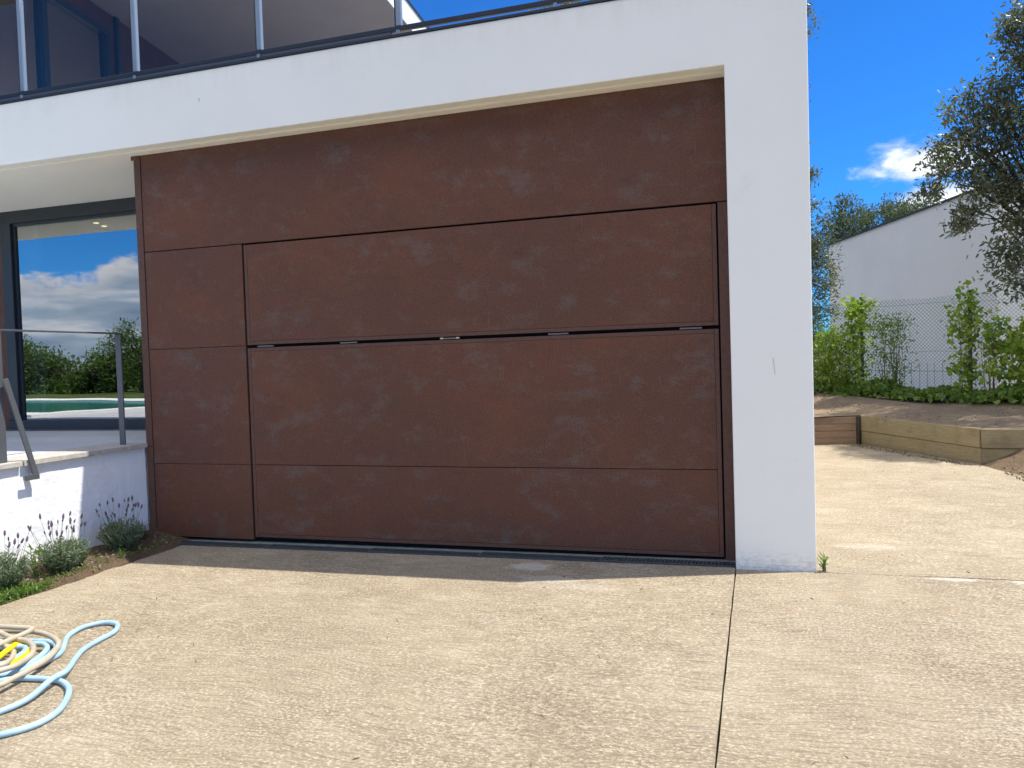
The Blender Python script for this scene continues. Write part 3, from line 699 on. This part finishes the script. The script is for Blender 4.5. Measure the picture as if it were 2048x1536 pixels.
# ------------------------------------------------------------------ hoses
R_H = .0138
def hose(name, label, m, strands, rad, group=None):
    o = None; e = empty(name, (*strands[0][0][0][:2], 0), label, 'hose', group)
    for pts, z in strands:
        P = []
        for i, p in enumerate(pts):
            zz_ = z if not hasattr(z, '__len__') else z[i]
            P.append((p[0], p[1], gz(p[0])+rad+.001+zz_))
        MB().tube(spline(P, 7), rad, 10).build('hose_loop', m, e, smooth=True)
    return e
blueA = [(-3.05, -3.35), (-2.823, -3.099), (-2.748, -3.037), (-2.684, -2.935), (-2.7, -2.809), (-2.788, -2.677), (-2.872, -2.596), (-2.962, -2.55), (-3.041, -2.542), (-3.127, -2.548), (-3.22, -2.572), (-3.30, -2.63), (-3.5, -2.75), (-3.85, -2.72)]
blueB = [(-3.35, -3.25), (-3.014, -2.951), (-2.952, -2.869), (-2.932, -2.747), (-2.971, -2.593), (-2.992, -2.503), (-3.062, -2.405), (-3.143, -2.301), (-3.21, -2.187), (-3.243, -2.057), (-3.263, -1.933), (-3.332, -1.832), (-3.411, -1.799), (-3.478, -1.823), (-3.514, -1.911), (-3.473, -2.035), (-3.386, -2.141), (-3.291, -2.255), (-3.267, -2.345), (-3.256, -2.434), (-3.30, -2.53), (-3.45, -2.62), (-3.75, -2.64), (-4.0, -2.45)]
blueC = [(-4.02, -2.45), (-3.95, -2.30), (-3.808, -2.234), (-3.703, -2.185), (-3.569, -2.16), (-3.469, -2.156), (-3.376, -2.199), (-3.316, -2.277), (-3.277, -2.363), (-3.259, -2.464), (-3.279, -2.541), (-3.353, -2.6), (-3.6, -2.68), (-3.88, -2.60), (-4.02, -2.45)]
blueD = [(-3.98, -2.42), (-3.9, -2.29), (-3.791, -2.248), (-3.662, -2.219), (-3.521, -2.223), (-3.45, -2.215), (-3.374, -2.257), (-3.318, -2.333), (-3.282, -2.425), (-3.283, -2.506), (-3.357, -2.573), (-3.6, -2.62), (-3.85, -2.55), (-3.98, -2.42)]
blueE = [(-3.85, -2.45), (-3.80, -2.36), (-3.658, -2.329), (-3.551, -2.313), (-3.472, -2.303), (-3.42, -2.348), (-3.387, -2.418), (-3.37, -2.489), (-3.42, -2.56), (-3.6, -2.58), (-3.8, -2.53), (-3.85, -2.45)]
hose('pool_hose', 'pale blue pool hose looping out across the concrete from the coil', M_BLUE,
     [(blueB, [0]*3+[.008, .028, .024, .010]+[0]*9+[0]*8), (blueA, 0), (blueC, .010), (blueD, .022), (blueE, .034)], R_H)
beA = [(-4.0, -2.35), (-3.911, -2.185), (-3.861, -2.123), (-3.803, -2.101), (-3.656, -2.084), (-3.513, -2.116), (-3.391, -2.177), (-3.329, -2.23), (-3.257, -2.327), (-3.209, -2.423), (-3.18, -2.532), (-3.164, -2.637), (-3.157, -2.701), (-3.22, -2.82), (-3.5, -2.92), (-3.85, -2.8), (-4.05, -2.55)]
beB = [(-4.1, -2.2), (-3.956, -2.149), (-3.843, -2.138), (-3.701, -2.13), (-3.63, -2.128), (-3.605, -2.145), (-3.585, -2.216), (-3.582, -2.287), (-3.569, -2.362), (-3.567, -2.459), (-3.6, -2.6)]
beC = [(-3.98, -2.3), (-3.882, -2.161), (-3.791, -2.181), (-3.617, -2.244), (-3.516, -2.255), (-3.404, -2.312), (-3.309, -2.401), (-3.261, -2.494), (-3.251, -2.576), (-3.34, -2.68), (-3.6, -2.74), (-3.85, -2.6), (-3.98, -2.3)]
beD = [(-3.9, -2.4), (-3.757, -2.275), (-3.645, -2.301), (-3.531, -2.349), (-3.433, -2.398), (-3.352, -2.485), (-3.336, -2.554), (-3.42, -2.64), (-3.65, -2.64), (-3.85, -2.55), (-3.9, -2.4)]
hose('beige_hose', 'beige hose coiled in loose rings at the left edge of the driveway', M_BEIGE,
     [(beA, .028), (beB, .064), (beC, .050), (beD, .046)], R_H)
ye = [(-3.8, -2.36), (-3.732, -2.269), (-3.626, -2.263), (-3.544, -2.278), (-3.434, -2.319), (-3.383, -2.363), (-3.354, -2.434), (-3.342, -2.512), (-3.40, -2.6), (-3.6, -2.62), (-3.8, -2.5)]
ye2 = [(-3.33, -2.62), (-3.391, -2.509), (-3.43, -2.44), (-3.464, -2.366)]
hose('yellow_hose', 'bright yellow hose lying inside the coiled blue and beige hoses', M_YELLOW, [(ye, .03), (ye2, .068)], .0135)

# ------------------------------------------------------------------ lavender and weeds in the bed
fl = MB()
for i, (z, rr) in enumerate(((0, .0035), (.008, .0075), (.022, .0085), (.036, .0065), (.046, .002))): pass
fl.tube([(0, 0, 0), (0, 0, .008), (0, 0, .024), (0, 0, .036), (0, 0, .046)], [.003, .0078, .0088, .0066, .002], 6)
flm = fl.mesh()
def lavender(x, y, rad, h, label, nst, seed, lean=0, leafm=None, nl=2000):
    g = random.Random(seed); z0 = bedz(x, y)-.01
    e = empty('lavender', (x, y, z0), label, 'lavender', 'lavender plants in the bed')
    C = []; A = []; st = MB()
    for i in range(int(nl/14)):
        a = g.uniform(0, 2*pi); rr = rad*math.sqrt(g.random())
        b = Vector((x+cos(a)*rr*.35, y+sin(a)*rr*.35, z0)); t = Vector((x+cos(a)*rr, y+sin(a)*rr, z0+h*g.uniform(.55, 1)*(1-.35*(rr/rad)**2)))
        st.tube([b, b.lerp(t, .6)+Vector((0, 0, .01)), t], [.0025, .002, .001], 3, False)
        for k in range(14):
            f = g.uniform(.3, 1.02); p = b.lerp(t, f)
            ang = g.uniform(0, 2*pi); d = Vector((cos(ang), sin(ang), g.uniform(.3, 1.3))).normalized()
            C.append(tuple(p+d*.017)); A.append(tuple(d))
    st.build('stems', M_LAVS, e)
    scatter_leaves('foliage', C, .046, .34, 'needle', leafm or M_LAV, e, axis=np.array(A), spread=.25, seed=seed)
    sk = MB()
    for i in range(nst):
        a = g.uniform(0, 2*pi); rr = rad*math.sqrt(g.random())*.9
        b = Vector((x+cos(a)*rr*.7, y+sin(a)*rr*.7, z0+h*.6)); d = Vector((cos(a)*g.uniform(0, .5), sin(a)*g.uniform(0, .5)+lean, 1)).normalized()
        L_ = g.uniform(.10, .25); tip = b+d*L_
        mid = b.lerp(tip, .5)+Vector((g.uniform(-.01, .01), g.uniform(-.01, .01), 0))
        sk.tube([b, mid, tip], [.0016, .0014, .0012], 3, False)
        o = link('flower_spike', flm, M_LAVF, e, tip-wloc(e)); o.rotation_euler = Vector((d.x+g.uniform(-.2, .2), d.y+g.uniform(-.2, .2), d.z)).to_track_quat('Z', 'Y').to_euler(); s = g.uniform(.6, 1.0); o.scale = (s, s, s)
    sk.build('flower_stalk', M_LAVS, e)
lavender(-4.70, -.38, .17, .28, 'shaded lavender nearest the brown garage panels', 24, 21)
lavender(-4.68, -.98, .165, .26, 'sunlit lavender in the middle of the bed', 20, 22)
lavender(-4.72, -.80, .10, .25, 'small lavender at the edge of the plinth shadow', 7, 25, nl=700)
lavender(-4.69, -1.42, .20, .29, 'lavender at the left edge of the picture', 22, 23)
# dry woody bush
def tuft(name, label, cat, x, y, z, rad, h, n, m, seed, size=.05, width=.28, kind='needle', up=.8, group=None):
    g = np.random.default_rng(seed); e = empty(name, (x, y, z), label, cat, group)
    d = g.normal(size=(n, 3)); d[:, 2] = np.abs(d[:, 2])+up; d /= np.linalg.norm(d, axis=1)[:, None]
    t = g.uniform(.15, 1, n)[:, None]
    C = np.array((x, y, z))+d*t*np.array((rad*1.6, rad*1.6, h))
    scatter_leaves('foliage', C, size, width, kind, m, e, axis=d, spread=.35, seed=seed)
    sm = MB()
    for i in range(10):
        q = Vector(C[g.integers(n)]); sm.tube([(x+g.uniform(-.02, .02), y+g.uniform(-.02, .02), z-.01), tuple(q)], [.003, .001], 3, False)
    sm.build('stem', M_STEM if m is not M_WEED else M_LAVS, e)
    return e
tuft('dry_bush', 'dry brown woody bush at the foot of the garage corner', 'bush', -4.76, -.10, bedz(-4.76, -.1), .12, .16, 420, M_DRY, 31, .09, .05)
tuft('leafy_weed', 'broad-leaved green weed between the lavenders', 'weed', -4.74, -1.13, bedz(-4.74, -1.13), .05, .26, 22, M_WEED, 32, .075, .55, 'oval', 1.2)
tuft('pillar_weed', 'small green weed growing at the foot of the white pillar', 'weed', .545, .02, gz(.5), .035, .13, 46, M_WEED, 33, .055, .32, 'oval', .9)
tuft('verge_weed', 'green tuft on the soil verge by the timber corner', 'weed', 3.05, 4.15, gz(3), .10, .16, 160, M_WEED, 34, .06, .3, 'oval', .7)
tuft('bed_weed', 'tiny bright weed on the shadow line of the bed', 'weed', -4.50, -.58, bedz(-4.5, -.58), .03, .07, 24, M_WEED, 35, .045, .35, 'oval', .7)
for i, (x, y, lab) in enumerate(((3.10, 4.62, 'yellow flower on the soil verge below the right sleeper'),)):
    e = empty('yellow_flower', (x, y, mound(x, y)), lab, 'flower')
    g = np.random.default_rng(60+i); C = np.array((x, y, mound(x, y)+.05))+g.normal(size=(40, 3))*np.array((.035, .035, .012))
    scatter_leaves('petals', C, .03, .7, 'oval', M_YFLOWER, e, seed=61+i)
    sm = MB()
    for c in C[:12]: sm.tube([(x, y, mound(x, y)-.01), tuple(c)], .0015, 3, False)
    sm.build('stem', M_LAVS, e)
# low green ground cover along the bed edge
C = []
for i in range(4600):
    y = -1.95+abs(r.gauss(0, .42)); y = min(y, .1) if r.random() > .15 else r.uniform(-1.3, .1)
    x = -4.465-abs(r.gauss(0, .11))-(.03 if y > -1.2 else 0)
    if y > -1.25 and r.random() < .72: continue
    C.append((x, y, bedz(x, y)+.008+abs(r.gauss(0, .018))))
tag(scatter_leaves('ground_weeds', C, .034, .6, 'oval', M_WEED, upbias=.6, seed=8), 'low green weeds carpeting the bed along the driveway edge', 'weeds', kind='stuff')

# ------------------------------------------------------------------ chain-link fence
F0, F1 = Vector((.2, 11.05)), Vector((5.4, 7.40))
FD = (F1-F0).normalized(); FL = (F1-F0).length
def fz(s): return .66-.12*s/FL
fence = empty('chain_link_fence', (1.9, 9.86, .6), 'green chain-link fence with diamond wire mesh in front of the neighbour house', 'fence')
s1 = (Vector((1.93, 9.83))-F0).length; s2 = (Vector((3.40, 8.80))-F0).length
H_F = 1.70
def FP(s, h, o=0): p = F0+FD*s; return (p.x+FD.y*o, p.y-FD.x*o, fz(s)+h)
for s in (s1-1.8, s1, s2, s2+1.9):
    MB().tube([FP(s, -.3), FP(s, H_F+.06)], .030, 8).build('post', M_GPOST, fence)
cm = MB(); d = .062
def wire(mb, p, q, t): mb.tube([p, q], t, 3, False)
def topz(s):   # the slack top edge
    a = abs(sin((s-s1)/(s2-s1)*pi)); return H_F-.03*a+.012*sin(s*9)
nn = int((FL+H_F)/d)
for i in range(nn):
    for sg in (1, -1):
        s0 = i*d if sg == 1 else i*d
        pts = []
        for k in range(9):
            h = topz(s0)*k/8
            s = s0-H_F+h*1.0 if sg == 1 else s0-h*1.0
            if 0 <= s <= FL: pts.append(FP(s+.008*sin(h*7+s*3), h, .004*sg+.012*sin(s*5+h*4)))
        if len(pts) > 1: cm.tube(pts, .0026, 3, False)
cm.build('wire_mesh', M_WIRE, fence)
for h in (.02, .78, H_F-.12):
    MB().tube([FP(s_*FL/20, h+.012*sin(s_*1.3), .008) for s_ in range(21)], .0024, 4, False).build('tension_wire', M_WIRE, fence)
rp = MB()
for h in (.12, .46): rp.tube([FP(s_*FL/12, h, .03) for s_ in range(13)], .004, 4, False)
k = 0.0
while k < FL: rp.tube([FP(k, -.05, .034), FP(k+r.uniform(-.01, .01), .60, .034)], .0034, 4, False); k += .125
rp.build('rigid_wire_panel', M_WIRE, fence)

# ------------------------------------------------------------------ climbing plants and shrubs along the fence
def vine(name, label, cat, s, o, spread, z0, z1, n, m, seed, size=.085, group='plants growing on the fence', stems=5, kind='lobed', taper=.5, shape=None):
    g = np.random.default_rng(seed); b = Vector(FP(s, 0, o)); b.z -= .03
    e = empty(name, tuple(b), label, cat, group)
    C = []; sm = MB()
    for k in range(stems):
        ds = g.normal()*spread*.45; top = z0+(z1-z0)*g.uniform(.6, 1)
        P = [Vector(FP(s+ds*.5*f**.7+g.normal()*.015+ds*.5, top*f, o+g.normal()*.02)) for f in (0, .25, .5, .75, 1)]
        sm.tube(spline(P, 4), [.008*(1-.8*i/16) for i in range(17)], 4, False)
    n = int(n*2.1); size *= .86; nc = max(6, n//16); cl = []
    for k in range(nc):
        h = z0+(z1-z0)*g.random()**.9; f = (h-z0)/(z1-z0); w_ = spread*(1-taper*f) if shape is None else spread*shape(f)
        cl.append((s+g.normal()*w_*.5, h, o+g.normal()*.10))
    for (cs, ch, co) in cl:
        r0 = g.uniform(.05, .12)
        for q in range(16):
            C.append(FP(cs+g.normal()*r0, max(.0, ch+g.normal()*r0), co+g.normal()*r0*.8))
    sm.build('stem', M_STEM, e)
    scatter_leaves('foliage', C, size, .85, kind, m, e, upbias=.35, seed=seed)
    return e
sh = lambda px: px
vine('climbing_vine', 'leafy vine wrapped round the green post right of centre of the fence', 'vine', s2-.02, .08, .20, .05, 1.72, 330, M_VINE, 41, .10, taper=.35)
vine('climbing_vine', 'bright vine filling the fence at the right edge of the picture', 'vine', s2+.85, .10, .35, .05, 1.25, 520, M_VINE, 42, .10, taper=.1)
vine('climbing_vine', 'sparse vine with bare stems right of the leafy green post', 'vine', s2+.38, .08, .24, .35, 1.30, 170, M_VINE, 48, .10, stems=8, taper=.2)
vine('climbing_vine', 'tall bright vine on the left fence post', 'vine', s1-.04, .08, .20, .1, 1.68, 560, M_VINE, 43, .085, taper=.15)
vine('shrub', 'dense bright shrub at the fence beside the white pillar', 'shrub', s1-.52, .12, .42, .02, 1.15, 1300, M_VINE, 44, .095, kind='oval', taper=.3, stems=9)
vine('shrub', 'loose shrub with thin grey stems right of the left post', 'shrub', s1+.52, .05, .34, .05, 1.35, 620, M_IVY, 45, .070, kind='oval', taper=.1, stems=9)
vine('shrub', 'wispy light branches rising above the loose shrub', 'shrub', s1+.42, -.05, .30, .9, 1.50, 170, M_VINE, 46, .06, kind='oval', taper=.0, stems=6)
C = []
for i in range(6500):
    s = r.uniform(.0, FL); lump = .5+.5*sin(s*4.1+1)*sin(s*1.7)
    o = abs(r.gauss(.18, .17)); h = max(0, (.10+.22*lump)*(1-o*.9)*math.sqrt(r.random()))
    if s < s1-.1 and r.random() < .55: continue
    p = FP(s, 0, o); C.append((p[0], p[1], bankz(p[0], p[1])+h+.01))
tag(scatter_leaves('ivy', C, .095, .85, 'lobed', M_IVY, upbias=.3, seed=9), 'low green ivy carpeting the ground along the fence', 'ivy', kind='stuff')

# ------------------------------------------------------------------ trees
def tree(name, label, base, fork, lumps, leafm, seed, leaf=.055, per=520, trunk_r=.14, twig=True, group=None, lw=.75, dens=1.0):
    g = np.random.default_rng(seed); e = empty(name, base, label, 'tree', group)
    tb = MB(); B_ = Vector(base); F_ = Vector(fork)
    mids = [B_.lerp(F_, t)+Vector((g.normal()*.05, g.normal()*.05, 0)) for t in (.33, .66)]
    tp = spline([B_-Vector((0, 0, .2)), *mids, F_], 4)
    tb.tube(tp, [trunk_r*(1.15-.45*i/(len(tp)-1)) for i in range(len(tp))], 9, False)
    C = []; A = []; tw = MB()
    for (x, y, z, R_) in lumps:
        c = Vector((x, y, z)); st = B_.lerp(F_, g.uniform(.75, 1.0)) if z > fork[2]*.8 else B_.lerp(F_, g.uniform(.5, .8))
        m1_ = st.lerp(c, .4)+Vector((0, 0, .12*(c-st).length)); m2_ = st.lerp(c, .75)+Vector((g.normal()*.08, g.normal()*.08, .05))
        lp = spline([st, m1_, m2_, c], 4); r0 = trunk_r*.26*min(1, .4+R_)
        tb.tube(lp, [r0*(1-.85*i/(len(lp)-1)) for i in range(len(lp))], 5, False)
        nt = max(8, int(per*(R_/.5)**2.2*dens/34))
        for k in range(nt):
            dd = g.normal(size=3); dd /= np.linalg.norm(dd); rr = R_*g.uniform(.35, 1.15)
            tip = c+Vector(dd*rr*np.array((1, 1, .85))); stt = lp[int(g.integers(len(lp)//2, len(lp)))]
            if (tip-stt).length > R_*2.2: stt = c
            if twig: tw.tube([stt, stt.lerp(tip, .6)+Vector(g.normal(size=3)*.04), tip], [.004, .003, .0015], 3, False)
            ax = (tip-stt).normalized()
            for q in range(34):
                f = 1.06-.6*g.random()**2.0
                p = stt.lerp(tip, f)+Vector(g.normal(size=3)*leaf*1.0); C.append(tuple(p)); A.append(tuple(ax))
    tb.build('trunk', M_BARK, e, smooth=True)
    if twig: tw.build('twigs', M_BARK, e)
    scatter_leaves('crown', C, leaf, lw, 'oval', leafm, e, axis=np.array(A), spread=.8, seed=seed)
    return e
T1 = [(3.25, 9.2, 5.2, 0.35), (3.46, 9.3, 5.57, 0.3), (3.78, 9.6, 5.41, 0.45), (4.13, 9.8, 5.72, 0.45), (4.41, 10, 6.25, 0.5), (4.43, 9.8, 6.83, 0.5), (4.16, 9.6, 6.55, 0.25), (3.3, 9.3, 4.86, 0.4), (3.05, 9, 4.65, 0.3), (3.72, 9.7, 4.87, 0.5), (4.18, 9.9, 5.08, 0.6), (4.3, 9.4, 5.17, 0.6), (3.32, 9.1, 4.36, 0.4), (3.03, 8.9, 4.34, 0.25), (3.78, 9.5, 4.32, 0.5), (4.25, 9.9, 4.4, 0.6), (3.48, 9, 4.0, 0.4), (3.93, 9.4, 3.87, 0.45), (4.2, 9.2, 3.77, 0.55), (2.82, 8.8, 3.94, 0.18), (3.41, 8.9, 3.55, 0.25), (4.02, 9.1, 3.37, 0.4), (3.86, 8.9, 2.96, 0.3), (4.17, 9, 2.95, 0.4), (3.93, 8.8, 2.55, 0.3), (4.25, 9.2, 2.33, 0.3), (3.25, 8.8, 3.43, 0.12)]
T1 = [(x+.04, y, z, R_*.86) for x, y, z, R_ in T1]
T1 += [(4.9+rnd.uniform(-.3, 2.2), 9.4+rnd.uniform(-2.4, 1.6), rnd.uniform(3.6, 7.2), rnd.uniform(.5, .75)) for i in range(22)]
T1 += [(rnd.uniform(4.5, 7.6), rnd.uniform(6.4, 9.6), rnd.uniform(5.9, 7.6), rnd.uniform(.35, .55)) for i in range(30)]
tree('holm_oak', 'dark holm oak with drooping branches at the right edge before the neighbour house', (4.55, 9.75, .5), (4.75, 9.7, 3.4), T1, M_OAK, 51, leaf=.098, per=820, trunk_r=.13)
T2 = [(1.1, 13, 4.32, 0.5), (1.5, 13, 3.64, 0.5), (1.47, 12.8, 2.97, 0.5), (1.08, 13.2, 2.59, 0.6), (1.0, 13.5, 3.51, 0.6), (1.30, 12.8, 5.23, 0.16), (1.12, 13, 4.96, 0.35), (1.30, 12.7, 4.57, 0.25), (1.34, 13, 8.81, 0.25), (1.19, 13.2, 8.49, 0.35), (0.7, 13.5, 7.11, 0.7), (1.0, 13, 8.0, 0.35), (0.75, 13.5, 5.66, 0.6), (1.59, 12.8, 4.09, 0.28), (1.38, 12.9, 2.23, 0.3), (.3, 13.5, 6.4, .7), (.2, 13.5, 4.6, .7), (.4, 13.5, 8.4, .7), (-.3, 13.6, 7.6, .8), (-.2, 13.6, 5.6, .8), (1.35, 13.0, 1.7, .45), (1.2, 13.2, 1.2, .5), (1.5, 13.3, 1.0, .45), (.9, 13.2, 1.7, .6), (1.6, 13.4, 2.4, .35), (1.45, 13.2, 3.3, .45), (1.4, 13.3, 2.6, .45), (1.45, 13.3, 3.9, .4), (1.3, 13.3, 1.9, .45), (1.55, 13.5, 1.5, .4)]
tree('olive_oak', 'grey-green tree peeping out behind the right edge of the white pillar', (.6, 13.5, .5), (.5, 13.5, 3.2), T2, M_OAK, 52, leaf=.075, per=900, trunk_r=.17)
T3 = [(-5.1, 16, 11.0, .6), (-4.4, 16, 10.95, .5), (-3.7, 16, 10.9, .55), (-4.7, 16, 11.3, .4), (-4.0, 16, 11.25, .4), (-4.6, 16.4, 10.2, .9), (-3.8, 16.4, 10.1, .8), (-4.2, 16, 9.2, 1.0), (-5.2, 16, 9.6, .8)]
tree('garden_oak', 'tree top showing just above the parapet rail behind the house', (-4.3, 16.5, .3), (-4.3, 16.3, 7.2), T3, M_OAK, 53, leaf=.09, per=420, trunk_r=.2)
BG = [[(4.52, 38, 8.3, .95), (4.5, 38, 7.2, 1.15), (4.45, 38, 6.2, 1.2), (4.6, 38, 9.0, .5)], [(5.81, 40, 8.4, .9), (5.79, 40, 7.4, 1.1), (5.7, 40, 6.3, 1.2)], [(6.43, 37, 8.0, .8), (6.5, 37, 7.1, 1.), (6.9, 38, 8.3, .8), (7.4, 38, 8.0, .9), (7.2, 38, 7.2, 1.)], [(8.35, 39, 8.3, .8), (8.6, 39, 7.6, .9), (8.0, 38.5, 7.4, .9), (9.4, 39, 7.8, .9)]]
BL = ['slim far tree rising left of the neighbour roofline', 'far tree second from the left beyond the roofline', 'broad far tree in the middle of the row beyond the roofline', 'far tree nearest the oak above the neighbour roof']
for i, (L_, lb) in enumerate(zip(BG, BL)):
    x, y_ = L_[1][0], L_[1][1]
    tree('far_tree', lb, (x, y_, 0), (x, y_, 5.0), L_, M_OAKFAR, 70+i, leaf=.17, per=640, trunk_r=.2, twig=False, group='far trees beyond the neighbour roof', dens=.55)

# trees and hedge behind the camera, mirrored in the window
g = random.Random(90); HB = []
for i in range(44):
    t = i/43; x = -25.0+8.5*t; hgt = 2.55-.75*math.exp(-((t-.47)/.16)**2)-.15*sin(t*31)
    for zz_ in (.25, .62, 1.0): HB.append((x+g.uniform(-.25, .25), -11.5+g.uniform(-.5, .5)-.6*t, .84+(hgt-1.15)*zz_, g.uniform(.35, .5)))
tree('hedge', 'long dark green hedge beyond the pool, mirrored in the window', (-21, -11.6, .5), (-21, -11.6, 1.1), HB, M_HEDGE, 90, leaf=.12, per=330, trunk_r=.08, twig=False)
T5 = [(-18.3, -10.2, 2.35, .35), (-18.0, -10.4, 2.65, .35), (-17.6, -10.4, 2.45, .40), (-17.5, -10.2, 2.75, .35), (-17.1, -10.4, 2.5, .45), (-16.8, -10.6, 2.8, .4), (-16.5, -10.5, 2.4, .5), (-17.0, -10.2, 1.8, .5), (-17.5, -10.2, 1.4, .45), (-16.2, -10.6, 2.7, .5), (-16.3, -10.4, 1.9, .6), (-15.8, -10.4, 2.6, .6), (-18.0, -10.3, 1.9, .3)]
tree('pool_tree', 'rounded tree beyond the pool, mirrored right in the window', (-17.2, -10.6, .6), (-17.2, -10.5, 1.7), T5, M_HEDGE, 120, leaf=.085, per=480, trunk_r=.12)
# far hills
def ridge(name, cx, cy, dx, dy, n, hf, m, depth):
    mb = MB()
    for i in range(n+1):
        t = i/n; x = cx+dx*t; y_ = cy+dy*t; h = hf(t)
        mb.v += [(x, y_, -1), (x-depth*.3, y_-depth*.3, h), (x-depth, y_-depth, -1)]
    for i in range(n):
        b = i*3; mb.f += [(b, b+3, b+4, b+1), (b+1, b+4, b+5, b+2)]
    tag(mb.build(name, m, smooth=True), kind='structure')
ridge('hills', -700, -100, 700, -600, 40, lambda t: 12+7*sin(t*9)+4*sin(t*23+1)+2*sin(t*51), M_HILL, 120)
